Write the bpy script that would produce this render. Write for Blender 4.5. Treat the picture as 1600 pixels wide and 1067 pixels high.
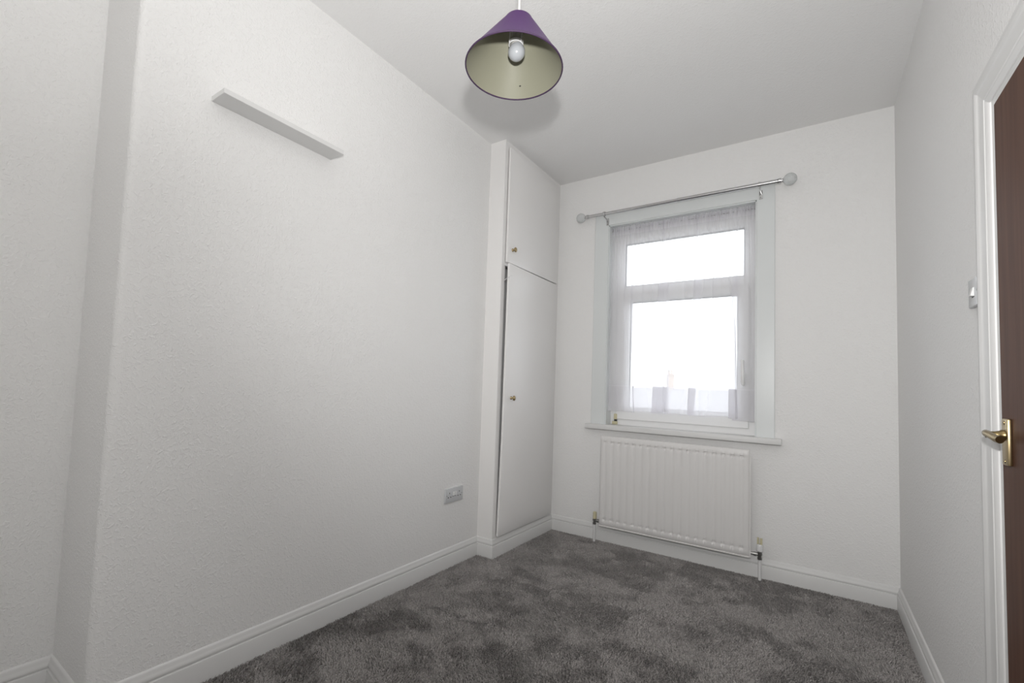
import bpy, bmesh, math, random
import numpy as np
from mathutils import Vector, Matrix

random.seed(7)
for o in list(bpy.data.objects):
    bpy.data.objects.remove(o)
scene = bpy.context.scene
C = scene.collection

# ------------------------------------------------------------------ camera
YAW, PITCH, ROLL, CAM_H = -0.63267, 0.05700, 0.03896, 1.0498
cam_d = bpy.data.cameras.new('camera')
cam = bpy.data.objects.new('camera', cam_d)
C.objects.link(cam)
fwd = Vector((math.sin(YAW) * math.cos(PITCH), math.cos(YAW) * math.cos(PITCH), math.sin(PITCH)))
rgt = Vector((math.cos(YAW), -math.sin(YAW), 0))
upv = rgt.cross(fwd)
r2 = rgt * math.cos(ROLL) + upv * math.sin(ROLL)
u2 = upv * math.cos(ROLL) - rgt * math.sin(ROLL)
M3 = Matrix((r2, u2, -fwd)).transposed()
cam.matrix_world = Matrix.Translation((0, 0, CAM_H)) @ M3.to_4x4()
cam_d.sensor_fit = 'HORIZONTAL'
cam_d.sensor_width = 36.0
cam_d.lens = 732.94 / 1600 * 36.0
cam_d.shift_x = 0.0411
cam_d.shift_y = 0.01646
cam_d.clip_start = 0.02
scene.camera = cam

# ------------------------------------------------------------------ light
world = bpy.data.worlds.new('overcast_sky')
scene.world = world
world.use_nodes = True
bg = world.node_tree.nodes['Background']
bg.inputs[0].default_value = (0.93, 0.96, 1.0, 1)
bg.inputs[1].default_value = 3.4

def lamp(name, kind, loc, energy, radius, col=(1, 1, 1)):
    d = bpy.data.lights.new(name, kind)
    d.energy = energy
    d.color = col
    d.shadow_soft_size = radius
    o = bpy.data.objects.new(name, d)
    o.location = loc
    C.objects.link(o)
    return o
# the photographer's flash on the camera: beams bounced off the ceiling and off the wall behind, spill thrown forward
FLASH = (0.01, 0.0, CAM_H + 0.21)
WARM = (1.0, 0.994, 0.982)
for name_, aim, cone, watts in (('flash_bounce_up', (-0.35, 0.1, 1), 120, 84.0), ('flash_bounce_back', (0, -1, 0.35), 110, 90.0),
                                ('flash_spill_forward', (-0.17, 0.9, 0.26), 124, 93.0)):
    fl = lamp(name_, 'SPOT', FLASH, watts, 0.03, WARM)
    fl.data.spot_size = math.radians(cone)
    fl.data.spot_blend = 1.0
    fl.rotation_euler = Vector(aim).to_track_quat('-Z', 'Y').to_euler()

vs = scene.view_settings
vs.view_transform = 'Standard'
vs.look = 'None'
vs.gamma = 1.0
vs.use_curve_mapping = False
vs.exposure = 0.08

# ------------------------------------------------------------------ materials
def mat(name, col, rough=0.5, metal=0.0, bump=None, spec=0.5, coat=0.0):
    m = bpy.data.materials.new(name)
    m.use_nodes = True
    nt = m.node_tree
    b = nt.nodes['Principled BSDF']
    b.inputs['Base Color'].default_value = (*col, 1)
    b.inputs['Roughness'].default_value = rough
    b.inputs['Metallic'].default_value = metal
    b.inputs['Specular IOR Level'].default_value = spec
    b.inputs['Coat Weight'].default_value = coat
    if bump:
        scale, dist, strength = bump
        tc = nt.nodes.new('ShaderNodeTexCoord')
        n = nt.nodes.new('ShaderNodeTexNoise')
        n.inputs['Scale'].default_value = scale
        n.inputs['Detail'].default_value = 2.5
        n.inputs['Distortion'].default_value = 0.5
        bp = nt.nodes.new('ShaderNodeBump')
        bp.inputs['Distance'].default_value = dist
        bp.inputs['Strength'].default_value = strength
        nt.links.new(tc.outputs['Object'], n.inputs['Vector'])
        nt.links.new(n.outputs['Fac'], bp.inputs['Height'])
        nt.links.new(bp.outputs['Normal'], b.inputs['Normal'])
    return m

def wall_material(name, col, strength):
    # textured lining paper under emulsion: fine raised flecks on a faint grain
    m = mat(name, col, 0.62, spec=0.3)
    nt = m.node_tree
    b = nt.nodes['Principled BSDF']
    tc = nt.nodes.new('ShaderNodeTexCoord')
    n = nt.nodes.new('ShaderNodeTexNoise')
    n.inputs['Scale'].default_value = 95
    n.inputs['Detail'].default_value = 2
    n.inputs['Distortion'].default_value = 0.8
    r = nt.nodes.new('ShaderNodeValToRGB')
    r.color_ramp.elements[0].position = 0.48
    r.color_ramp.elements[1].position = 0.72
    n2 = nt.nodes.new('ShaderNodeTexNoise')
    n2.inputs['Scale'].default_value = 260
    mx = nt.nodes.new('ShaderNodeMath')
    mx.operation = 'MULTIPLY_ADD'
    mx.inputs[1].default_value = 0.25
    bp = nt.nodes.new('ShaderNodeBump')
    bp.inputs['Distance'].default_value = 0.0022
    bp.inputs['Strength'].default_value = strength
    L = nt.links.new
    L(tc.outputs['Object'], n.inputs['Vector'])
    L(tc.outputs['Object'], n2.inputs['Vector'])
    L(n.outputs['Fac'], r.inputs[0])
    L(n2.outputs['Fac'], mx.inputs[0])
    L(r.outputs[0], mx.inputs[2])
    L(mx.outputs[0], bp.inputs['Height'])
    L(bp.outputs['Normal'], b.inputs['Normal'])
    return m

M = {}
M['wall'] = wall_material('textured_wall_paint', (0.890, 0.884, 0.876), 0.5)
M['ceiling'] = wall_material('ceiling_paint', (0.890, 0.884, 0.878), 0.27)
M['gloss'] = mat('white_gloss_paint', (0.77, 0.767, 0.76), 0.4, spec=0.3)
M['cool_gloss'] = mat('cool_white_gloss_paint', (0.76, 0.785, 0.785), 0.3)
M['cupboard'] = mat('cupboard_satin_paint', (0.89, 0.878, 0.868), 0.3, spec=0.35)
M['dark_inside'] = mat('bare_dark_wood', (0.10, 0.085, 0.07), 0.8)
M['plastic'] = mat('white_plastic', (0.63, 0.64, 0.655), 0.25)
M['plastic_bright'] = mat('white_switch_plastic', (0.82, 0.82, 0.82), 0.2)
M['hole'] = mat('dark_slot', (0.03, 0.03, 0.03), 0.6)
M['upvc'] = mat('white_upvc', (0.88, 0.88, 0.88), 0.25)
M['spacer_reflection'] = mat('grey_spacer_reflection', (0.22, 0.22, 0.23), 0.6)  # grey that paints in the spacer bar reflections at the panes
M['radiator'] = mat('radiator_enamel', (0.79, 0.775, 0.765), 0.3)
M['chrome'] = mat('brushed_chrome', (0.62, 0.62, 0.62), 0.22, 1.0)
M['dark_metal'] = mat('dull_valve_metal', (0.30, 0.30, 0.29), 0.35, 1.0)
M['brass'] = mat('polished_brass', (0.42, 0.33, 0.19), 0.36, 1.0)
M['aged_brass'] = mat('aged_brass', (0.26, 0.195, 0.095), 0.28, 1.0)
M['cream_plastic'] = mat('cream_yellow_plastic', (0.62, 0.57, 0.38), 0.4)
M['pipe'] = mat('white_painted_pipe', (0.80, 0.80, 0.80), 0.3)
M['shade_in'] = mat('cream_shade_lining', (0.25, 0.245, 0.185), 0.5, spec=0.25)
M['shade_rim'] = mat('dark_purple_edging', (0.045, 0.02, 0.06), 0.7)
M['bulb'] = mat('frosted_bulb_glass', (0.42, 0.435, 0.455), 0.2)
M['cord'] = mat('cream_flex', (0.78, 0.76, 0.70), 0.5)
M['holder'] = mat('lampholder_plastic', (0.42, 0.41, 0.39), 0.4)
M['brick'] = mat('orange_brick', (0.46, 0.38, 0.33), 0.9)
M['slate'] = mat('pale_roof_slate', (0.32, 0.31, 0.32), 0.8)
M['render'] = mat('pale_render', (0.6, 0.58, 0.55), 0.9)
M['ground'] = mat('outside_ground', (0.25, 0.26, 0.24), 0.9)
M['speck'] = mat('black_speck', (0.02, 0.02, 0.02), 0.7)

def purple_fabric():
    m = mat('purple_fabric', (0.058, 0.018, 0.092), 0.85, spec=0.1)
    nt = m.node_tree
    b = nt.nodes['Principled BSDF']
    b.inputs['Sheen Weight'].default_value = 0.08
    tc = nt.nodes.new('ShaderNodeTexCoord')
    n = nt.nodes.new('ShaderNodeTexNoise')
    n.inputs['Scale'].default_value = 420
    bp = nt.nodes.new('ShaderNodeBump')
    bp.inputs['Distance'].default_value = 0.0006
    bp.inputs['Strength'].default_value = 0.5
    nt.links.new(tc.outputs['Object'], n.inputs['Vector'])
    nt.links.new(n.outputs['Fac'], bp.inputs['Height'])
    nt.links.new(bp.outputs['Normal'], b.inputs['Normal'])
    return m
M['shade'] = purple_fabric()

def wood_material():
    m = mat('varnished_brown_door', (0.10, 0.05, 0.035), 0.45, spec=0.06)
    nt = m.node_tree
    b = nt.nodes['Principled BSDF']
    tc = nt.nodes.new('ShaderNodeTexCoord')
    mp = nt.nodes.new('ShaderNodeMapping')
    mp.inputs['Scale'].default_value = (30, 30, 1.2)
    n = nt.nodes.new('ShaderNodeTexNoise')
    n.inputs['Scale'].default_value = 1.6
    n.inputs['Detail'].default_value = 5
    r = nt.nodes.new('ShaderNodeValToRGB')
    r.color_ramp.elements[0].color = (0.085, 0.041, 0.028, 1)
    r.color_ramp.elements[0].position = 0.3
    r.color_ramp.elements[1].color = (0.135, 0.066, 0.044, 1)
    r.color_ramp.elements[1].position = 0.7
    L = nt.links.new
    L(tc.outputs['Object'], mp.inputs[0])
    L(mp.outputs[0], n.inputs['Vector'])
    L(n.outputs['Fac'], r.inputs[0])
    L(r.outputs[0], b.inputs['Base Color'])
    return m
M['wood'] = wood_material()

def carpet_material(name, lo, hi, scale):
    m = mat(name, lo, 0.9, spec=0.15)
    nt = m.node_tree
    b = nt.nodes['Principled BSDF']
    tc = nt.nodes.new('ShaderNodeTexCoord')
    n = nt.nodes.new('ShaderNodeTexNoise')
    n.inputs['Scale'].default_value = scale
    n.inputs['Detail'].default_value = 2
    r = nt.nodes.new('ShaderNodeValToRGB')
    r.color_ramp.elements[0].color = (*lo, 1)
    r.color_ramp.elements[0].position = 0.35
    r.color_ramp.elements[1].color = (*hi, 1)
    r.color_ramp.elements[1].position = 0.65
    nt.links.new(tc.outputs['Object'], n.inputs['Vector'])
    nt.links.new(n.outputs['Fac'], r.inputs[0])
    nt.links.new(r.outputs[0], b.inputs['Base Color'])
    b.inputs['Sheen Weight'].default_value = 0.15
    return m
M['backing'] = carpet_material('carpet_backing', (0.11, 0.104, 0.10), (0.16, 0.152, 0.147), 160)
M['pile'] = carpet_material('grey_carpet_yarn', (0.25, 0.236, 0.228), (0.50, 0.475, 0.46), 210)

def glass_material():
    m = bpy.data.materials.new('window_glass')
    m.use_nodes = True
    nt = m.node_tree
    nt.nodes.remove(nt.nodes['Principled BSDF'])
    t = nt.nodes.new('ShaderNodeBsdfTransparent')
    t.inputs[0].default_value = (0.97, 0.98, 0.98, 1)
    g = nt.nodes.new('ShaderNodeBsdfGlossy')
    g.inputs['Roughness'].default_value = 0.02
    f = nt.nodes.new('ShaderNodeFresnel')
    f.inputs['IOR'].default_value = 1.25
    mx = nt.nodes.new('ShaderNodeMixShader')
    L = nt.links.new
    L(f.outputs[0], mx.inputs[0])
    L(t.outputs[0], mx.inputs[1])
    L(g.outputs[0], mx.inputs[2])
    L(mx.outputs[0], nt.nodes['Material Output'].inputs['Surface'])
    return m
M['glass'] = glass_material()

def net_material(name, cover):
    # sheer voile: open weave lets light straight through, the threads scatter the rest
    m = bpy.data.materials.new(name)
    m.use_nodes = True
    nt = m.node_tree
    nt.nodes.remove(nt.nodes['Principled BSDF'])
    t = nt.nodes.new('ShaderNodeBsdfTransparent')
    d = nt.nodes.new('ShaderNodeBsdfDiffuse')
    d.inputs[0].default_value = (0.95, 0.94, 0.97, 1)
    tr = nt.nodes.new('ShaderNodeBsdfTranslucent')
    tr.inputs[0].default_value = (0.94, 0.93, 0.96, 1)
    m1 = nt.nodes.new('ShaderNodeMixShader')
    m1.inputs[0].default_value = 0.48
    m2 = nt.nodes.new('ShaderNodeMixShader')
    m2.inputs[0].default_value = cover
    L = nt.links.new
    L(d.outputs[0], m1.inputs[1])
    L(tr.outputs[0], m1.inputs[2])
    L(t.outputs[0], m2.inputs[1])
    L(m1.outputs[0], m2.inputs[2])
    L(m2.outputs[0], nt.nodes['Material Output'].inputs['Surface'])
    return m
M['net'] = net_material('white_net', 0.45)
M['net_tape'] = net_material('white_net_tape', 0.5)

def crackle_material():
    m = mat('crackle_glass', (0.80, 0.82, 0.82), 0.12)
    nt = m.node_tree
    b = nt.nodes['Principled BSDF']
    b.inputs['Transmission Weight'].default_value = 0.3
    b.inputs['IOR'].default_value = 1.4
    tc = nt.nodes.new('ShaderNodeTexCoord')
    v = nt.nodes.new('ShaderNodeTexVoronoi')
    v.feature = 'DISTANCE_TO_EDGE'
    v.inputs['Scale'].default_value = 90
    bp = nt.nodes.new('ShaderNodeBump')
    bp.inputs['Distance'].default_value = 0.004
    bp.inputs['Strength'].default_value = 0.8
    nt.links.new(tc.outputs['Object'], v.inputs['Vector'])
    nt.links.new(v.outputs['Distance'], bp.inputs['Height'])
    nt.links.new(bp.outputs['Normal'], b.inputs['Normal'])
    return m
M['crackle'] = crackle_material()

# ------------------------------------------------------------------ helpers
def add_box(bm, x0, x1, y0, y1, z0, z1, bevel=0.0, seg=1):
    vv = [bm.verts.new(p) for p in ((x0, y0, z0), (x1, y0, z0), (x1, y1, z0), (x0, y1, z0),
                                    (x0, y0, z1), (x1, y0, z1), (x1, y1, z1), (x0, y1, z1))]
    fs = [bm.faces.new([vv[i] for i in q]) for q in ((3, 2, 1, 0), (4, 5, 6, 7), (0, 1, 5, 4), (1, 2, 6, 5), (2, 3, 7, 6), (3, 0, 4, 7))]
    if bevel:
        es = set(e for f in fs for e in f.edges)
        bmesh.ops.bevel(bm, geom=list(es), offset=bevel, segments=seg, affect='EDGES', profile=0.5)

def basis(axis):
    a = Vector(axis).normalized()
    e = Vector((0, 0, 1)) if abs(a.z) < 0.9 else Vector((1, 0, 0))
    u = a.cross(e).normalized()
    return a, u, a.cross(u).normalized()

def add_lathe(bm, origin, axis, prof, n=24):
    # prof: (distance along axis, radius)
    a, u, w = basis(axis)
    o = Vector(origin)
    rings = []
    for d, r in prof:
        if r < 1e-6:
            rings.append([bm.verts.new(o + a * d)])
        else:
            rings.append([bm.verts.new(o + a * d + (u * math.cos(t) + w * math.sin(t)) * r)
                          for t in (2 * math.pi * k / n for k in range(n))])
    for A, B in zip(rings, rings[1:]):
        for k in range(n):
            k2 = (k + 1) % n
            if len(A) == 1 and len(B) == 1:
                continue
            if len(A) == 1:
                bm.faces.new((A[0], B[k], B[k2]))
            elif len(B) == 1:
                bm.faces.new((A[k], B[0], A[k2]))
            else:
                bm.faces.new((A[k], B[k], B[k2], A[k2]))
    return rings

def add_tube(bm, pts, radii, n=10, flat=1.0):
    # swept tube through pts with end caps
    P = [Vector(p) for p in pts]
    if not hasattr(radii, '__len__'):
        radii = [radii] * len(P)
    rings = []
    up = None
    for i, p in enumerate(P):
        t = (P[min(i + 1, len(P) - 1)] - P[max(i - 1, 0)]).normalized()
        if up is None:
            _, u, w = basis(t)
        else:
            u = (up - t * up.dot(t)).normalized()
            w = t.cross(u).normalized()
        up = u
        rings.append([bm.verts.new(p + (u * math.cos(a) * flat + w * math.sin(a)) * radii[i])
                      for a in (2 * math.pi * k / n for k in range(n))])
    for A, B in zip(rings, rings[1:]):
        for k in range(n):
            bm.faces.new((A[k], A[(k + 1) % n], B[(k + 1) % n], B[k]))
    bm.faces.new(rings[0][::-1])
    bm.faces.new(rings[-1])

def add_loft(bm, A, B, cap=True):
    # joins two equal polygons (lists of points) into a prism
    a = [bm.verts.new(p) for p in A]
    b = [bm.verts.new(p) for p in B]
    n = len(a)
    for k in range(n):
        bm.faces.new((a[k], a[(k + 1) % n], b[(k + 1) % n], b[k]))
    if cap:
        bm.faces.new(a[::-1])
        bm.faces.new(b)

def obj(name, bm, material, parent=None, smooth=None):
    bmesh.ops.recalc_face_normals(bm, faces=bm.faces)
    me = bpy.data.meshes.new(name)
    bm.to_mesh(me)
    bm.free()
    me.materials.append(material)
    o = bpy.data.objects.new(name, me)
    C.objects.link(o)
    if smooth is not None:
        me.shade_smooth()
        if smooth < 180:
            me.set_sharp_from_angle(angle=math.radians(smooth))
    if parent:
        o.parent = parent
        o.matrix_parent_inverse = Matrix.Translation(-parent.location)
    return o

def thing(name, label, cat, loc=(0, 0, 0), group=None):
    o = bpy.data.objects.new(name, None)
    o.empty_display_size = 0.05
    o.location = loc
    C.objects.link(o)
    o['label'] = label
    o['category'] = cat
    if group:
        o['group'] = group
    return o

def struct(o, label=None):
    o['kind'] = 'structure'
    if label:
        o['label'] = label
    return o

def B(*boxes, bevel=0.0, seg=1):
    bm = bmesh.new()
    for b in boxes:
        add_box(bm, *b, bevel=bevel, seg=seg)
    return bm

# ------------------------------------------------------------------ room shell
XL, XR, YB, XC, YC, XA, YA, H = -1.7075, 0.3567, 3.287, -1.594, 2.4757, -2.0323, 0.5037, 2.64
YR = -1.05            # wall behind the camera
FZ = -0.006           # underside of the carpet pile
T = 0.25

o = obj('floor', B((XA - T, XR + T, YR - T, YB + T, FZ - 0.1, FZ)), M['backing'])
struct(o, 'grey carpet backing under the pile')
o = obj('ceiling', B((XA - T, XR + T, YR - T, YB + T, H, H + 0.1)), M['ceiling'])
struct(o, 'white painted ceiling')

# chimney breast wall with a softly rounded outer corner
bm = bmesh.new()
r = 0.022
poly = [(XL, YB + T), (XL, YA + r)]
for k in range(1, 7):
    a = math.pi / 2 * k / 6
    poly.append((XL - r + r * math.cos(a), YA + r - r * math.sin(a)))
poly += [(XA - T, YA), (XA - T, YB + T)]
add_loft(bm, [(x, y, FZ) for x, y in poly], [(x, y, H) for x, y in poly])
o = struct(obj('wall_left', bm, M['wall'], smooth=40), 'white textured wall projecting like a chimney breast')
struct(obj('wall_alcove', B((XA - T, XA, YR - T, YA, FZ, H)), M['wall']), 'white textured wall of the alcove')
struct(obj('wall_rear', B((XA - T, XR + T, YR - T, YR, FZ, H)), M['wall']), 'white textured wall behind the camera')

WX0, WX1, WZ0, WZ1 = -1.196, -0.276, 0.806, 2.247      # window opening
bm = B((XL, WX0, YB, YB + T, FZ, H), (WX1, XR + T, YB, YB + T, FZ, H),
       (WX0, WX1, YB, YB + T, FZ, WZ0 - 0.03), (WX0, WX1, YB, YB + T, WZ1, H))
bmesh.ops.remove_doubles(bm, verts=bm.verts, dist=1e-5)
struct(obj('wall_back', bm, M['wall']), 'white textured wall around the window')

DY0, DY1, DZ = 0.85, 1.62, 1.777                        # door leaf in the right wall
LN = 0.034                                              # door lining
bm = B((XR, XR + T, DY1 + LN, YB, FZ, H), (XR, XR + T, YR - T, DY0 - LN, FZ, H),
       (XR, XR + T, DY0 - LN, DY1 + LN, DZ + LN * 0.8, H))
struct(obj('wall_right', bm, M['wall']), 'white textured wall with the door')

# ------------------------------------------------------------------ skirting boards
SK = 0.109
PROF = [(0, FZ), (0.0162, FZ), (0.0162, 0.0675), (0.0150, 0.0705), (0.0095, 0.0712), (0.0092, 0.0745),
        (0.0118, 0.0765), (0.0126, 0.0800), (0.0118, 0.0850), (0.0095, 0.0900), (0.0075, 0.0950),
        (0.0062, 0.1020), (0.0045, 0.1060), (0.0, 0.1090)]
def skirting(name, p0, p1, nrm, m0, m1, label):
    # m: +1 longer with projection (outside corner), -1 shorter (inside corner), 0 butt
    p0, p1, nrm = Vector((*p0, 0)), Vector((*p1, 0)), Vector((*nrm, 0))
    t = (p1 - p0).normalized()
    A = [p0 - t * d * m0 + nrm * d + Vector((0, 0, z)) for d, z in PROF]
    Bq = [p1 + t * d * m1 + nrm * d + Vector((0, 0, z)) for d, z in PROF]
    bm = bmesh.new()
    add_loft(bm, A, Bq)
    return struct(obj(name, bm, M['gloss'], smooth=35), label)
skirting('baseboard_alcove', (XA, YR), (XA, YA), (1, 0), 0, -1, 'white moulded skirting in the alcove')
skirting('baseboard_breast_return', (XA, YA), (XL, YA), (0, -1), -1, 1, 'white moulded skirting on the alcove return')
skirting('baseboard_left', (XL, YA), (XL, YC), (1, 0), 1, -1, 'long white moulded skirting under the shelf wall')
skirting('baseboard_cupboard_return', (XL, YC), (XC, YC), (0, -1), -1, 1, 'short white skirting on the cupboard side')
skirting('baseboard_cupboard', (XC, YC), (XC, YB), (1, 0), 1, -1, 'white moulded skirting below the cupboard door')
skirting('baseboard_back', (XC, YB), (XR, YB), (0, -1), -1, -1, 'white moulded skirting behind the radiator')
skirting('baseboard_right', (XR, 1.737), (XR, YB), (-1, 0), 0, -1, 'white moulded skirting beside the door')
skirting('baseboard_rear_right', (XR, YR), (XR, DY0 - 0.14), (-1, 0), 0, 0, 'white skirting behind the camera')

# ------------------------------------------------------------------ carpet pile (stuff)
def smooth_field(rng, nx, ny):
    return rng.standard_normal((nx, ny))
def sample(grid, u, v):
    i = np.floor(u).astype(int); j = np.floor(v).astype(int)
    fu = u - i; fv = v - j
    fu = fu * fu * (3 - 2 * fu); fv = fv * fv * (3 - 2 * fv)
    n, m = grid.shape
    g = lambda a, b: grid[a % n, b % m]
    return (g(i, j) * (1 - fu) * (1 - fv) + g(i + 1, j) * fu * (1 - fv) + g(i, j + 1) * (1 - fu) * fv + g(i + 1, j + 1) * fu * fv)
def carpet():
    rng = np.random.default_rng(3)
    sp = 0.0043
    xs = np.arange(XL + 0.012, XR - 0.012, sp)
    ys = np.arange(0.45, YB - 0.012, sp)
    X, Y = np.meshgrid(xs, ys)
    X = X.ravel() + rng.uniform(-0.45, 0.45, X.size) * sp
    Y = Y.ravel() + rng.uniform(-0.45, 0.45, Y.size) * sp
    keep = ~((X < XC + 0.017) & (Y > YC - 0.017)) & (X > XL + 0.017) & (X < XR - 0.017) & (Y < YB - 0.017)
    X, Y = X[keep], Y[keep]
    n = X.size
    def field(scale, seed):
        g = np.random.default_rng(seed)
        a = sample(g.standard_normal((64, 64)), X * scale + 9.3, Y * scale + 5.1)
        b = sample(g.standard_normal((64, 64)), X * scale * 2.3 + 3.3, Y * scale * 2.3 + 7.7)
        c = sample(g.standard_normal((64, 64)), X * scale * 5 + 1.3, Y * scale * 5 + 2.7)
        return a + 0.7 * b + 0.45 * c
    lx = 0.43 * np.tanh(1.4 * field(5.5, 11)) + rng.normal(0, 0.33, n)
    ly = 0.43 * np.tanh(1.4 * field(5.5, 12)) + rng.normal(0, 0.33, n)
    hgt = rng.uniform(0.0065, 0.0095, n)
    ang = rng.uniform(0, np.pi, n)
    wd = rng.uniform(0.0016, 0.0026, n)
    wx, wy = np.cos(ang) * wd, np.sin(ang) * wd
    V = np.empty((n, 4, 3), np.float32)
    z0 = np.full(n, FZ)
    tx, ty, tz = X + lx * hgt, Y + ly * hgt, FZ + hgt * 0.95
    V[:, 0] = np.stack([X - wx, Y - wy, z0], 1)
    V[:, 1] = np.stack([X + wx, Y + wy, z0], 1)
    V[:, 2] = np.stack([tx + wx * .7, ty + wy * .7, tz], 1)
    V[:, 3] = np.stack([tx - wx * .7, ty - wy * .7, tz], 1)
    me = bpy.data.meshes.new('carpet_pile')
    me.vertices.add(4 * n)
    me.vertices.foreach_set('co', V.ravel())
    me.loops.add(4 * n)
    me.loops.foreach_set('vertex_index', np.arange(4 * n, dtype=np.int32))
    me.polygons.add(n)
    me.polygons.foreach_set('loop_start', np.arange(0, 4 * n, 4, dtype=np.int32))
    me.update(calc_edges=True)
    me.materials.append(M['pile'])
    o = bpy.data.objects.new('carpet_pile', me)
    C.objects.link(o)
    o['label'] = 'mottled grey cut pile of the fitted carpet'
    o['category'] = 'carpet'
    o['kind'] = 'stuff'
carpet()

# ------------------------------------------------------------------ door, lining and architrave
door = obj('door_1', B((XR - 0.002, XR + 0.038, DY0, DY1, 0.004, DZ), bevel=0.0015), M['wood'])
struct(door, 'dark brown varnished door')
# handle: back plate, screws, lever
bm = bmesh.new()
PX = XR - 0.002
add_box(bm, PX - 0.008, PX, 1.548, 1.588, 0.917, 1.021, bevel=0.003, seg=2)
plate = obj('handle_plate', bm, M['brass'], door, smooth=40)
plate['label'] = 'brass handle back plate'
for z in (0.926, 1.012):
    bm = bmesh.new()
    add_lathe(bm, (PX - 0.008, 1.568, z), (-1, 0, 0), [(-.001, 0.0042), (0.0012, 0.0038), (0.002, 0)], 12)
    obj('screw', bm, M['aged_brass'], plate, smooth=50)
bm = bmesh.new()
add_lathe(bm, (PX - 0.007, 1.568, 0.984), (-1, 0, 0), [(0, 0.0125), (0.005, 0.0125), (0.009, 0.0095), (0.016, 0.0078), (0.024, 0.0072), (0.0305, 0.0078)], 18)
add_tube(bm, [(PX - 0.027, 1.590, 0.985), (PX - 0.0335, 1.583, 0.986), (PX - 0.0345, 1.570, 0.985), (PX - 0.033, 1.555, 0.983),
              (PX - 0.031, 1.540, 0.980), (PX - 0.0285, 1.526, 0.977), (PX - 0.0265, 1.514, 0.976)],
         [0.0066, 0.0078, 0.0076, 0.0075, 0.0080, 0.0088, 0.0084], 14, flat=0.9)
lever = obj('lever', bm, M['aged_brass'], door, smooth=50)
lever['label'] = 'brass lever with a thicker rolled end'

# lining: one frame around the leaf, set just behind the architrave
bm = B((XR - 0.001, XR + 0.12, DY1 + 0.002, DY1 + LN, FZ, DZ + 0.027),
       (XR - 0.001, XR + 0.12, DY0 - LN, DY0 - 0.002, FZ, DZ + 0.027),
       (XR - 0.001, XR + 0.12, DY0 - 0.002, DY1 + 0.002, DZ + 0.002, DZ + 0.027), bevel=0.0015)
struct(obj('trim_1', bm, M['gloss']), 'white painted door lining')
# moulded architrave, mitred: (offset from inner edge as a fraction, projection)
AP = [(0.0, 0.0), (0.0, 0.004), (0.05, 0.0075), (0.14, 0.0095), (0.17, 0.0085), (0.21, 0.0085), (0.24, 0.0105), (0.55, 0.0115),
      (0.66, 0.0130), (0.72, 0.0165), (0.80, 0.0172), (0.87, 0.0165), (0.90, 0.0145), (1.0, 0.0140), (1.0, 0.0)]
ay1, ay0, az = DY1 + LN - 0.012, DY0 - LN + 0.012, DZ + 0.018
wy, wz = 0.094, 0.083
def arch_pt(side, f, b, top):
    y = ay1 + f * wy if side > 0 else ay0 - f * wy
    return (XR - b, y, az + f * wz if top else FZ)
for n_, side, where in (('trim_2', 1, 'beside the light switch'), ('trim_3', -1, 'on the hinge side')):
    bm = bmesh.new()
    add_loft(bm, [arch_pt(side, f, b, False) for f, b in AP], [arch_pt(side, f, b, True) for f, b in AP])
    struct(obj(n_, bm, M['gloss'], smooth=30), 'white moulded door architrave upright ' + where)
bm = bmesh.new()
add_loft(bm, [arch_pt(1, f, b, True) for f, b in AP], [arch_pt(-1, f, b, True) for f, b in AP])
struct(obj('trim_4', bm, M['gloss'], smooth=30), 'white moulded architrave above the door')

# ------------------------------------------------------------------ window
FY0, FY1 = YB + 0.095, YB + 0.165
win = bpy.data.objects.new('window_1', None)
win.location = (-0.736, YB, WZ0)
C.objects.link(win)
struct(win, 'white framed window behind a net curtain')
def rect_frame(bm, x0, x1, z0, z1, wl, wr, wb, wt, y0, y1, ch):
    # mitred frame, chamfered towards the opening
    def ring(i, y):
        return [(x0 + wl * i, y, z0 + wb * i), (x1 - wr * i, y, z0 + wb * i), (x1 - wr * i, y, z1 - wt * i), (x0 + wl * i, y, z1 - wt * i)]
    k = 1 - ch / max(wl, wr)
    rings = [ring(0, y1), ring(0, y0 + 0.003), ring(0.04, y0), ring(k, y0), ring(1, y0 + ch), ring(1, y1)]
    V = [[bm.verts.new(p) for p in r_] for r_ in rings]
    for A, Bv in zip(V, V[1:] + V[:1]):
        for q in range(4):
            bm.faces.new((A[q], A[(q + 1) % 4], Bv[(q + 1) % 4], Bv[q]))
TZ = 1.765     # transom centre
bm = bmesh.new()
rect_frame(bm, WX0, WX1, TZ - 0.018, WZ1, 0.086, 0.074, 0.065, 0.119, FY0, FY1, 0.02)
rect_frame(bm, WX0, WX1, WZ0, TZ - 0.018, 0.055, 0.055, 0.045, 0.02, FY0, FY1, 0.004)
obj('frame', bm, M['upvc'], win)
bm = bmesh.new()
rect_frame(bm, WX0 + 0.046, WX1 - 0.046, 0.848, TZ - 0.023, 0.082, 0.064, 0.085, 0.048, FY0 - 0.014, FY1, 0.014)
sash = obj('sash', bm, M['upvc'], win)
GX = (WX0 + 0.086, WX1 - 0.074, TZ + 0.047, WZ1 - 0.119)
SX = (WX0 + 0.128, WX1 - 0.110, 0.933, TZ - 0.071)
for (x0, x1, z0, z1), par in ((GX, win), (SX, sash)):
    p_ = obj('pane', B((x0 - .004, x1 + .004, FY0 + 0.034, FY0 + 0.040, z0 - .004, z1 + .004)), M['glass'], win)
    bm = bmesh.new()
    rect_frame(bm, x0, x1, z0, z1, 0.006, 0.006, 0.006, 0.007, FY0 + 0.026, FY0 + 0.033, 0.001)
    obj('spacer_reflection', bm, M['spacer_reflection'], p_)  # grey strip round the glass, painted reflection of the spacer bar
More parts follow.
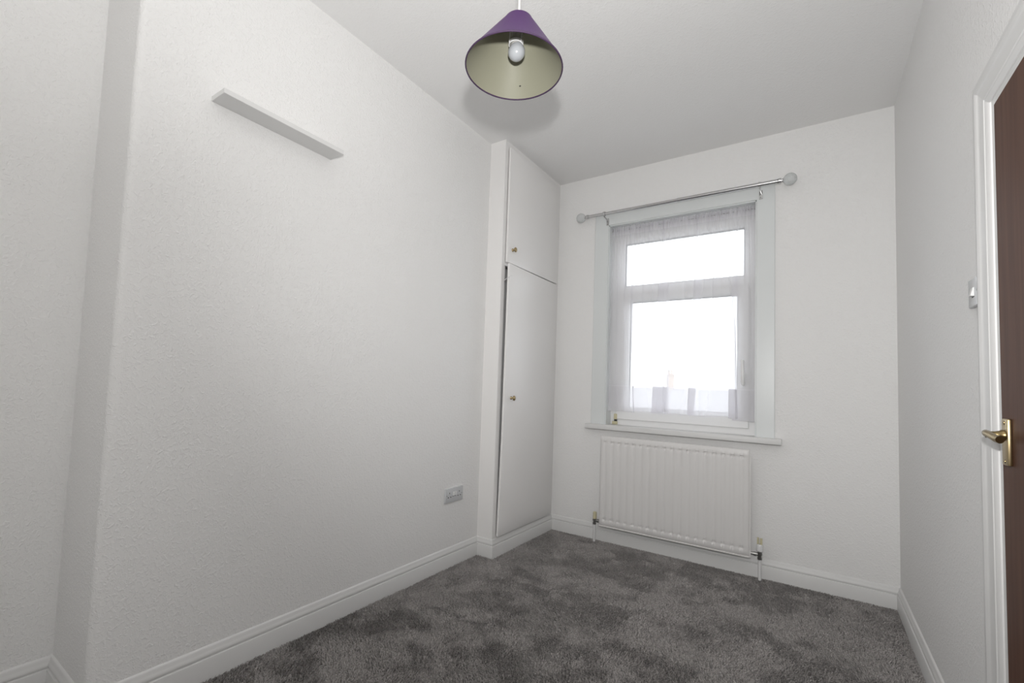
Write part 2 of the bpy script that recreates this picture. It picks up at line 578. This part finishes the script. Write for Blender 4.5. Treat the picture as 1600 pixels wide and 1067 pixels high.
# sash handle and corner hinge
bm = bmesh.new()
add_box(bm, -0.362, -0.336, FY0 - 0.026, FY0 - 0.014, 1.095, 1.20, bevel=0.004, seg=2)
add_tube(bm, [(-0.349, FY0 - 0.022, 1.12), (-0.349, FY0 - 0.05, 1.122), (-0.350, FY0 - 0.058, 1.15), (-0.351, FY0 - 0.060, 1.21), (-0.352, FY0 - 0.058, 1.27)],
         [0.009, 0.010, 0.011, 0.0105, 0.008], 12)
obj('handle', bm, M['upvc'], sash, smooth=45)
bm = bmesh.new()
add_box(bm, -1.172, -1.136, FY0 - 0.022, FY0 - 0.004, 0.8095, 0.832, bevel=0.002)
add_box(bm, -1.160, -1.138, FY0 - 0.022, FY0 - 0.004, 0.846, 0.885, bevel=0.002)
hg = obj('hinge', bm, M['cream_plastic'], win)
hg['label'] = 'yellowed plastic hinge at the bottom corner'
obj('hinge_dark_gap', B((-1.158, -1.140, FY0 - 0.018, FY0 - 0.004, 0.832, 0.846)), M['hole'], hg)  # near-black block painting the shaded gap between the two hinge pieces
# sill board
bm = B((-1.322, -0.146, YB - 0.062, YB - 0.0005, 0.776, 0.810), (WX0 + 0.001, WX1 - 0.001, YB - 0.01, FY0 + 0.02, 0.778, 0.8085), bevel=0.004, seg=2)
sl = obj('window_sill', bm, M['gloss'], win, smooth=40)
# flat lining boards of the reveal and flat architrave, mitred at the top
obj('reveal_lining', B((WX0 - 0.0005, WX0 + 0.006, YB - 0.004, FY0 + 0.001, WZ0, WZ1), (WX1 - 0.006, WX1 + 0.0005, YB - 0.004, FY0 + 0.001, WZ0, WZ1),
                  (WX0, WX1, YB - 0.004, FY0 + 0.001, WZ1 - 0.006, WZ1 + 0.0005)), M['cool_gloss'], win)
ax0, ax1, atop = -1.297, -0.181, 2.338
ap = [(0, 0.0), (0, 0.011), (0.03, 0.014), (0.97, 0.014), (1, 0.011), (1, 0.0)]
def wpt(side, f, b, top):
    x = WX0 - f * (WX0 - ax0) if side < 0 else WX1 + f * (ax1 - WX1)
    return (x, YB - b, (WZ1 + f * (atop - WZ1)) if top else 0.8095)
for n_, side, where in (('trim_5', -1, 'left'), ('trim_6', 1, 'right')):
    bm = bmesh.new()
    add_loft(bm, [wpt(side, f, b, False) for f, b in ap], [wpt(side, f, b, True) for f, b in ap])
    struct(obj(n_, bm, M['cool_gloss']), 'flat white upright board along the %s of the window' % where)
bm = bmesh.new()
add_loft(bm, [wpt(-1, f, b, True) for f, b in ap], [wpt(1, f, b, True) for f, b in ap])
struct(obj('trim_7', bm, M['cool_gloss']), 'flat white board above the window')

# ------------------------------------------------------------------ built-in cupboard
cup = thing('built_in_cupboard', 'white built-in corner cupboard with two doors left of the window', 'cupboard', (XC, YC, 0))
OY0, OY1 = 2.517, 3.236
bm = B((XL, XC, YC, YC + 0.02, FZ, H), (XC - 0.02, XC, YC + 0.02, OY0, FZ, H), (XC - 0.02, XC, OY1, YB, FZ, H),
       (XC - 0.02, XC, OY0, OY1, 2.590, H), (XC - 0.02, XC, OY0, OY1, 1.825, 1.857), (XC - 0.02, XC, OY0, OY1, FZ, 0.125))
bmesh.ops.remove_doubles(bm, verts=bm.verts, dist=1e-5)
obj('carcass', bm, M['cupboard'], cup)
def knob(parent, y, z, x):
    bm = bmesh.new()
    add_lathe(bm, (x, y, z), (1, 0, 0), [(0, 0.0105), (0.003, 0.0105), (0.005, 0.007), (0.011, 0.0058), (0.015, 0.009), (0.0185, 0.0145),
                                        (0.023, 0.0158), (0.027, 0.0138), (0.030, 0.007), (0.031, 0)], 20)
    k = obj('knob', bm, M['brass'], parent, smooth=60)
    k['label'] = 'small round brass knob'
def cupboard_door(name, y0, y1, z0, z1, lean):
    ny, nz = 8, 20
    bm = bmesh.new()
    add_box(bm, XC + 0.0040, XC + 0.0185, y0, y1, z0, z1, bevel=0.002, seg=2)
    for k in range(1, nz):
        z = z0 + (z1 - z0) * k / nz
        bmesh.ops.bisect_plane(bm, geom=bm.verts[:] + bm.edges[:] + bm.faces[:], plane_co=(0, 0, z), plane_no=(0, 0, 1))
    if lean:
        for v in bm.verts:
            f = max(0.0, min(1.0, (v.co.z - z0) / (z1 - z0)))
            v.co.x += lean * (y1 - v.co.y) / (y1 - y0) * (f * 1.9 if f < 0.35 else 0.665 + (f - 0.35) * 0.515)
    return obj(name, bm, M['cupboard'], cup, smooth=30)
d1 = cupboard_door('door', 2.512, 3.238, 1.846, 2.598, 0.0)
d1['label'] = 'short upper cupboard door'
knob(d1, 2.572, 1.936, XC + 0.0185)
d2 = cupboard_door('door', 2.514, 3.240, 0.120, 1.836, 0.017)
d2['label'] = 'tall lower cupboard door standing slightly ajar'
knob(d2, 2.595, 0.978, XC + 0.0185 + 0.012)
bm = bmesh.new()
add_tube(bm, [(XC + 0.004, 2.508, 1.728), (XC + 0.028, 2.500, 1.735), (XC + 0.041, 2.515, 1.752), (XC + 0.040, 2.545, 1.762)], 0.0017, 6)
obj('catch_wire', bm, M['pipe'], d2, smooth=60)

# ------------------------------------------------------------------ floating shelf
bm = B((XL, XL + 0.09, 0.731, 1.238, 2.012, 2.030), bevel=0.0012)
s = obj('floating_shelf', bm, M['gloss'])
s['label'] = 'short narrow white floating shelf high on the left wall'
s['category'] = 'shelf'

# ------------------------------------------------------------------ double socket
SY, SZ = 2.2135, 0.408
so = thing('wall_socket', 'white double power socket low on the wall beside the cupboard', 'socket', (XL, SY, SZ))
obj('plate', B((XL, XL + 0.011, SY - 0.083, SY + 0.083, SZ - 0.041, SZ + 0.041), bevel=0.003, seg=2), M['plastic'], so, smooth=40)
for k in (-1, 1):
    obj('rocker', B((XL + 0.010, XL + 0.0155, SY + k * 0.010 - 0.0075, SY + k * 0.010 + 0.0075, SZ - 0.006, SZ + 0.018), bevel=0.002, seg=2), M['plastic_bright'], so)
    obj('rocker_slot', B((XL + 0.0105, XL + 0.0114, SY + k * 0.010 - 0.0085, SY + k * 0.010 + 0.0085, SZ - 0.009, SZ - 0.005)), M['hole'], so)
    cy = SY + k * 0.046
    for dy, dz, w, h_ in ((0, 0.013, 0.0045, 0.009), (-0.0115, -0.010, 0.008, 0.0055), (0.0115, -0.010, 0.008, 0.0055)):
        obj('pin_hole', B((XL + 0.0105, XL + 0.0114, cy + dy - w / 2, cy + dy + w / 2, SZ + dz - h_ / 2, SZ + dz + h_ / 2)), M['hole'], so)
    bm = bmesh.new()
    add_lathe(bm, (XL + 0.0105, SY + k * 0.069, SZ), (1, 0, 0), [(0, 0.0032), (0.0009, 0.0032), (0.0015, 0)], 10)
    obj('screw', bm, M['dark_metal'], so)

# ------------------------------------------------------------------ light switch
LY, LZ = 1.795, 1.351
ls = thing('light_switch', 'white single light switch on the wall beside the door frame', 'switch', (XR, LY, LZ))
obj('plate', B((XR - 0.010, XR, LY - 0.047, LY + 0.047, LZ - 0.0385, LZ + 0.0385), bevel=0.0028, seg=2), M['plastic'], ls, smooth=40)
bm = bmesh.new()
add_loft(bm, [(XR - 0.0095, LY - 0.010, LZ - 0.012), (XR - 0.0170, LY - 0.010, LZ - 0.011), (XR - 0.0125, LY - 0.010, LZ + 0.011), (XR - 0.0095, LY - 0.010, LZ + 0.012)],
         [(XR - 0.0095, LY + 0.010, LZ - 0.012), (XR - 0.0170, LY + 0.010, LZ - 0.011), (XR - 0.0125, LY + 0.010, LZ + 0.011), (XR - 0.0095, LY + 0.010, LZ + 0.012)])
obj('rocker', bm, M['plastic_bright'], ls)
obj('rocker_slot', B((XR - 0.0104, XR - 0.0095, LY - 0.0115, LY + 0.0115, LZ - 0.0145, LZ - 0.0115)), M['hole'], ls)
for k in (-1, 1):
    bm = bmesh.new()
    add_lathe(bm, (XR - 0.0095, LY + k * 0.033, LZ), (-1, 0, 0), [(0, 0.0034), (0.0009, 0.0034), (0.0015, 0)], 10)
    obj('screw', bm, M['dark_metal'], ls)

# ------------------------------------------------------------------ radiator
RY = YB - 0.09
rad = thing('radiator', 'white panel radiator with vertical flutes under the window', 'radiator', (-0.745, YB - 0.06, 0))
RX0, RX1, RZ0, RZ1 = -1.191, -0.300, 0.131, 0.735
def fluted_panel():
    nfl, pitch = 18, (0.8175) / 17
    first = -1.157
    us = [0.0]
    xs = [RX0, RX0 + 0.004]
    for k in range(nfl):
        cx = first + k * pitch
        for f in (-0.0125, -0.0095, -0.005, 0, 0.005, 0.0095, 0.0125):
            xs.append(cx + f)
    xs += [RX1 - 0.004, RX1]
    zs = [RZ0, RZ0 + 0.004, 0.160, 0.1645, 0.169, 0.1735, 0.178, 0.190, 0.55, 0.672, 0.683, 0.6875, 0.692, 0.6965, 0.701, RZ1 - 0.004, RZ1]
    def depth(x, z):
        k = round((x - first) / pitch)
        d = abs(x - (first + k * pitch)) if 0 <= k < nfl else 1
        w = max(0.0, 1 - (d / 0.0125) ** 2) if d < 0.0125 else 0.0
        e = 1.0 if 0.165 < z < 0.697 else 0.0
        dim = max(0.0, 1 - ((z - 0.692) / 0.0085) ** 2) + max(0.0, 1 - ((z - 0.169) / 0.0085) ** 2)
        return w * (0.0035 * e + 0.0085 * dim)
    bm = bmesh.new()
    G = []
    for z in zs:
        row = []
        for x in xs:
            y = RY + depth(x, z)
            if z in (RZ0, RZ1) or x in (RX0, RX1):
                y += 0.004
            row.append(bm.verts.new((x, y, z)))
        G.append(row)
    for A, Bv in zip(G, G[1:]):
        for k in range(len(xs) - 1):
            bm.faces.new((A[k], A[k + 1], Bv[k + 1], Bv[k]))
    # edges and back
    per = [G[0][k] for k in range(len(xs))] + [G[j][-1] for j in range(1, len(zs))] + [G[-1][k] for k in range(len(xs) - 2, -1, -1)] + [G[j][0] for j in range(len(zs) - 2, 0, -1)]
    bk = [bm.verts.new((v.co.x, RY + 0.020, v.co.z)) for v in per]
    for k in range(len(per)):
        k2 = (k + 1) % len(per)
        bm.faces.new((per[k], bk[k], bk[k2], per[k2]))
    bm.faces.new(bk)
    return bm
obj('panel', fluted_panel(), M['radiator'], rad, smooth=50)
seam = B((RX0 - 0.004, RX1 + 0.008, RY + 0.008, RY + 0.014, 0.1195, 0.705), bevel=0.002)
add_box(seam, RX0, RX1, RY - 0.002, RY + 0.016, 0.1195, 0.1255, bevel=0.0015)
obj('seam_flange', seam, M['radiator'], rad)
obj('back_panel', B((RX0 + 0.01, RX1 - 0.01, RY + 0.018, RY + 0.036, 0.14, 0.72), bevel=0.004), M['radiator'], rad)
for x in (-1.05, -0.44):
    obj('wall_bracket', B((x - 0.02, x + 0.02, RY + 0.03, YB - 0.001, 0.2, 0.66), bevel=0.001), M['radiator'], rad)
def valve(x, side, kind):
    y = YB - 0.068
    bm = bmesh.new()
    add_lathe(bm, (x, y, 0.0032), (0, 0, 1), [(0, 0), (0, 0.0084), (0.119, 0.0084), (0.119, 0)], 14)
    obj('pipe', bm, M['pipe'], rad, smooth=50)
    bm = bmesh.new()
    add_lathe(bm, (x, y, 0.118), (0, 0, 1), [(0, 0), (0, 0.0115), (0.014, 0.0115), (0.015, 0.009), (0.024, 0.009), (0.025, 0.0125), (0.037, 0.0125), (0.038, 0.009), (0.046, 0.009), (0.046, 0)], 6 if kind == 'lock' else 8)
    add_lathe(bm, (x, y, 0.146), (side, 0, 0), [(0, 0.008), (0.018, 0.008), (0.018, 0.0115), (0.030, 0.0115), (0.030, 0.008), (0.055, 0.008), (0.055, 0)], 8)
    v = obj('valve', bm, M['dark_metal'], rad, smooth=30)
    if kind == 'lock':
        bm = bmesh.new()
        add_lathe(bm, (x + 0.002, y, 0.158), (0, 0, 1), [(0, 0.0), (0, 0.0135), (0.044, 0.0125), (0.047, 0.009), (0.047, 0)], 12)
        c = obj('cap', bm, M['cream_plastic'], v, smooth=40)
        c['label'] = 'cream yellow lockshield cap'
    else:
        bm = bmesh.new()
        add_lathe(bm, (x, y, 0.163), (0, 0, 1), [(0, 0), (0, 0.013), (0.004, 0.0165), (0.036, 0.0165), (0.042, 0.0135), (0.042, 0)], 14)
        c = obj('cap', bm, M['plastic_bright'], v, smooth=40)
        c['label'] = 'white plastic valve cap'
        obj('tag', B((x - 0.013, x - 0.004, y - 0.009, y + 0.009, 0.203, 0.240), (x + 0.001, x + 0.013, y - 0.009, y + 0.009, 0.203, 0.238), bevel=0.0015), M['cream_plastic'], v)
valve(-1.231, 1, 'lock')
valve(-0.249, -1, 'tap')

# ------------------------------------------------------------------ curtain pole
PZ, PY = 2.309, YB - 0.09
pole = thing('curtain_pole', 'chrome curtain pole with crackle glass ball ends above the window', 'curtain pole', (-0.74, YB, PZ))
bm = bmesh.new()
add_lathe(bm, (-1.338, PY, PZ), (1, 0, 0), [(0, 0), (0, 0.0108), (0.66, 0.0108), (0.66, 0)], 18)
obj('tube', bm, M['chrome'], pole, smooth=50)
bm = bmesh.new()
add_lathe(bm, (-0.715, PY, PZ), (1, 0, 0), [(0, 0), (0, 0.0125), (0.567, 0.0125), (0.567, 0)], 18)
obj('tube', bm, M['chrome'], pole, smooth=50)
for x, s_ in ((-1.378, -1), (-0.104, 1)):
    R_ = 0.034
    n = 14
    bm = bmesh.new()
    add_lathe(bm, (x, PY, PZ), (s_, 0, 0), [(-R_ * math.cos(math.pi * k / n), R_ * math.sin(math.pi * k / n)) for k in range(n + 1)], 28)
    fi = obj('finial', bm, M['crackle'], pole, smooth=180)
    fi['label'] = 'crackle glass ball'
    bm = bmesh.new()
    add_lathe(bm, (x, PY, PZ), (-s_, 0, 0), [(0.027, 0), (0.030, 0.013), (0.034, 0.0115), (0.036, 0.009), (0.042, 0.009), (0.043, 0.0155), (0.056, 0.0155), (0.057, 0.0125), (0.062, 0.0125), (0.062, 0)], 18)
    obj('finial_collar', bm, M['chrome'], fi, smooth=35)
for x in (-1.203, -0.254):
    bm = bmesh.new()
    add_box(bm, x - 0.009, x + 0.009, YB - 0.018, YB - 0.0138, 2.246, 2.300, bevel=0.001)
    add_tube(bm, [(x, YB - 0.016, 2.288), (x, YB - 0.04, 2.287), (x, PY + 0.006, 2.289), (x, PY, 2.296)], 0.0045, 8)
    add_lathe(bm, (x - 0.007, PY, PZ), (1, 0, 0), [(0, 0.0125), (0, 0.0158), (0.014, 0.0158), (0.014, 0.0125), (0, 0.0125)], 18)
    br = obj('bracket', bm, M['chrome'], pole, smooth=35)
    for z in (2.254, 2.272):
        bm = bmesh.new()
        add_lathe(bm, (x, YB - 0.018, z), (0, -1, 0), [(0, 0.004), (0.001, 0.004), (0.002, 0)], 10)
        obj('screw', bm, M['dark_metal'], br)

# ------------------------------------------------------------------ net curtain
CY = YB + 0.045
cur = thing('net_curtain', 'sheer white net curtain with gathered top hung across the window', 'curtain', (-0.74, CY, 0.9))
CX0, CX1, CZT, CZB = -1.189, -0.284, 2.236, 0.905
folds = [(0.05, 0.030, 1.9), (0.12, 0.018, 2.2), (0.165, 0.045, 2.2), (0.25, 0.030, 2.4), (0.30, 0.016, 2.0), (0.40, 0.115, 2.6), (0.49, 0.030, 2.2),
         (0.555, 0.018, 2.0), (0.63, 0.075, 2.5), (0.71, 0.016, 2.2), (0.755, 0.024, 2.2), (0.815, 0.014, 2.0), (0.885, 0.060, 2.4), (0.965, 0.020, 1.8)]
def net_point(u, z, off):
    W = CX1 - CX0
    f = (CZT - z) / (CZT - CZB)                 # 0 top, 1 bottom
    x = u * W
    y = 0.0
    for c, w, k in folds:
        drift = 0.02 * math.sin(c * 40) * f + 0.006 * math.sin(f * 5 + c * 30)
        c_ = (c + drift) * W
        ww = w * (0.34 + 0.66 * f)
        t = (u * W - c_) / ww
        g = math.exp(-t * t)
        a = min(1.0, 0.45 + 1.6 * f) * min(1.0, u / 0.07, (1 - u) / 0.07)
        x += -k * a * t * ww * g
        y += 0.016 * a * t * g + 0.004 * g
    gather = math.exp(-f * 9)
    y += gather * (0.0045 * math.sin(u * 330 + 3 * math.sin(u * 41)) + 0.003 * math.sin(u * 531 + 2))
    y += 0.004 * math.sin(u * 37 + 1) * (1 - gather) + 0.003 * math.sin(u * 83 + f * 2)
    return (CX0 + x, CY - y + off, z)
def sheet(name, z0, z1, nu, nz, off, material, sag):
    vs_, fs = [], []
    for j in range(nz + 1):
        for i in range(nu + 1):
            u = i / nu
            z = z0 + (z1 - z0) * j / nz
            p = net_point(u, z, off)
            if sag:
                p = (p[0], p[1], p[2] + sag * (1 - j / nz) * (0.010 * math.sin(u * math.pi) - 0.006 * math.cos(u * 44) * math.sin(u * math.pi) + (0.012 if u > 0.93 else 0) * -1))
            vs_.append(p)
    for j in range(nz):
        for i in range(nu):
            a = j * (nu + 1) + i
            fs.append((a, a + 1, a + nu + 2, a + nu + 1))
    me = bpy.data.meshes.new(name)
    me.from_pydata(vs_, [], fs)
    me.materials.append(material)
    me.shade_smooth()
    o = bpy.data.objects.new(name, me)
    C.objects.link(o)
    o.parent = cur
    o.matrix_parent_inverse = Matrix.Translation(-cur.location)
    return o
sheet('netting', CZB, CZT, 620, 40, 0.0, M['net'], 1.0)
sheet('hem', CZB, 1.086, 620, 6, -0.0022, M['net'], 1.0)
sheet('hem_stitching', 1.0845, 1.0885, 620, 1, -0.003, M['net_tape'], 0)
sheet('header_tape', 2.178, 2.240, 620, 6, -0.0022, M['net_tape'], 0)
bm = bmesh.new()
add_tube(bm, [(WX0 + 0.006, CY + 0.001, 2.216), (-0.9, CY + 0.001, 2.215), (-0.55, CY + 0.001, 2.215), (WX1 - 0.006, CY + 0.001, 2.216)], 0.0018, 6)
for x in (WX0 + 0.014, WX1 - 0.014):
    add_tube(bm, [(x, CY - 0.012, 2.208), (x, CY - 0.004, 2.214), (x, CY + 0.003, 2.222), (x, CY - 0.004, 2.228)], 0.003, 6)
obj('curtain_wire', bm, M['dark_metal'], cur, smooth=50)

# ------------------------------------------------------------------ pendant lamp
pl = thing('pendant_lamp', 'pendant lamp with purple conical shade hanging from the ceiling', 'lamp', (-0.669, 1.083, H))
LC = Vector((-0.675, 1.0732, 1.9365))
LAX = Vector((0.0412, 0.0634, 1)).normalized()
RB, RT, HS = 0.1356, 0.0398, 0.1441
TOP = LC + LAX * HS
bm = bmesh.new()
add_lathe(bm, LC, LAX, [(0.0025, RB), (HS - 0.002, RT + 0.0005), (HS, RT), (HS, RT - 0.0012), (0.0025, RB - 0.0012), (0.0025, RB)], 72)
shade = obj('shade', bm, M['shade'], pl, smooth=40)
shade['label'] = 'purple fabric cone shade'
bm = bmesh.new()
add_lathe(bm, LC, LAX, [(0.0025, RB - 0.0014), (HS - 0.002, RT - 0.0014), (HS - 0.002, RT - 0.002), (0.0025, RB - 0.002), (0.0025, RB - 0.0014)], 72)
obj('lining', bm, M['shade_in'], shade, smooth=40)
bm = bmesh.new()
n = 8
add_lathe(bm, LC, LAX, [(0.0018 + 0.0024 * math.sin(2 * math.pi * k / n), RB - 0.0006 + 0.0020 * math.cos(2 * math.pi * k / n)) for k in range(n + 1)], 72)
obj('rim', bm, M['shade_rim'], shade, smooth=60)
# small dark speck caught on the lining
a_, ua, wa = basis(LAX)
sd = (Vector((-0.55, 0.8, 0)) - LAX * Vector((-0.55, 0.8, 0)).dot(LAX)).normalized()
sq = LAX.cross(sd)
hh = 0.030
rr = RB - 0.002 + (RT - RB) * hh / HS
pc = LC + LAX * hh + (sd * math.cos(-0.22) + sq * math.sin(-0.22)) * (rr - 0.001)
bm = bmesh.new()
bmesh.ops.create_uvsphere(bm, u_segments=8, v_segments=5, radius=0.0022, matrix=Matrix.Translation(pc) @ Matrix.Diagonal((1.5, 1, 0.7, 1)))
obj('speck', bm, M['speck'], shade)
# carrier: top ring, lower ring on the lampholder, three struts
bm = bmesh.new()
cr = 0.0195
def ringpts(c, r_, n_=24):
    return [c + (sd * math.cos(2 * math.pi * k / n_) + sq * math.sin(2 * math.pi * k / n_)) * r_ for k in range(n_ + 1)]
add_tube(bm, ringpts(TOP - LAX * 0.003, RT - 0.003), 0.0014, 6)
add_tube(bm, ringpts(LC + LAX * 0.072, cr), 0.0017, 6)
for k in range(3):
    an = 0.55 * math.pi + 2 * math.pi * k / 3
    dv = sd * math.cos(an) + sq * math.sin(an)
    add_tube(bm, [LC + LAX * 0.072 + dv * cr, LC + LAX * 0.118 + dv * (cr + 0.002), TOP - LAX * 0.003 + dv * (RT - 0.003)], 0.0017, 6)
obj('shade_carrier', bm, M['pipe'], shade, smooth=60)
bm = bmesh.new()
hb = LC + LAX * 0.066
add_lathe(bm, hb, LAX, [(0, 0), (0, 0.0150), (0.012, 0.0155), (0.013, 0.0205), (0.018, 0.0205), (0.019, 0.0165), (0.046, 0.0160), (0.062, 0.0105), (0.076, 0.007), (0.078, 0.0)], 20)
obj('lampholder', bm, M['holder'], pl, smooth=35)
bm = bmesh.new()
bp_ = [(-0.0245, 0), (-0.0238, 0.006), (-0.021, 0.0130), (-0.015, 0.0193), (-0.008, 0.0230), (-0.001, 0.0240), (0.006, 0.0230), (0.012, 0.0200), (0.018, 0.0155), (0.024, 0.0125), (0.026, 0.0125), (0.026, 0)]
add_lathe(bm, LC + LAX * 0.052 + Vector((0.003, 0.002, 0)), LAX, bp_, 28)
bl = obj('bulb', bm, M['bulb'], pl, smooth=60)
bl['label'] = 'unlit frosted white bulb'
bm = bmesh.new()
ct = hb + LAX * 0.072
add_tube(bm, [ct, ct + Vector((0.0005, 0.0008, 0.03)), Vector((-0.6695, 1.0845, 2.25)), Vector((-0.669, 1.083, 2.45)), Vector((-0.669, 1.083, 2.615))], 0.0032, 10)
obj('flex', bm, M['cord'], pl, smooth=60)
bm = bmesh.new()
add_lathe(bm, (-0.669, 1.083, H), (0, 0, -1), [(0, 0.045), (0.006, 0.045), (0.018, 0.034), (0.022, 0.015), (0.03, 0.006), (0.03, 0)], 28)
obj('ceiling_rose', bm, M['plastic'], pl, smooth=40)

# ------------------------------------------------------------------ outside: ground and a terrace with one chimney
gz = -3.2
g_ = obj('ground_outside', B((-45, 25, YB + T + 0.5, 70, gz - 0.2, gz)), M['ground'])
struct(g_, 'street level outside the window')
hs_ = thing('terraced_house', 'far house with a single brick chimney seen faintly through the net curtain', 'house', (-9.2, 42, gz))
obj('wall', B((-22, 4, 40, 47, gz, -0.6)), M['render'], hs_)
bm = bmesh.new()
add_loft(bm, [(-22.3, 39.7, -0.7), (-22.3, 47.3, -0.7), (-22.3, 43.5, 1.45)], [(4.3, 39.7, -0.7), (4.3, 47.3, -0.7), (4.3, 43.5, 1.45)])
obj('roof', bm, M['slate'], hs_)
k = 43.5 / 20
ch = obj('chimney', B((-4.747 * k, -4.53 * k, 43.2, 43.9, 0.9, 1.05 + 0.70 * k), (-4.747 * k - 0.05, -4.53 * k + 0.05, 43.15, 43.95, 1.05 + 0.70 * k, 1.05 + 0.76 * k)), M['brick'], hs_)
for dx in (0.13, 0.34):
    bm = bmesh.new()
    add_lathe(bm, (-4.747 * k + dx, 43.55, 1.05 + 0.76 * k), (0, 0, 1), [(0, 0), (0, 0.1), (0.28, 0.08), (0.3, 0.1), (0.34, 0.1), (0.34, 0)], 12)
    obj('chimney_pot', bm, M['brick'], ch)
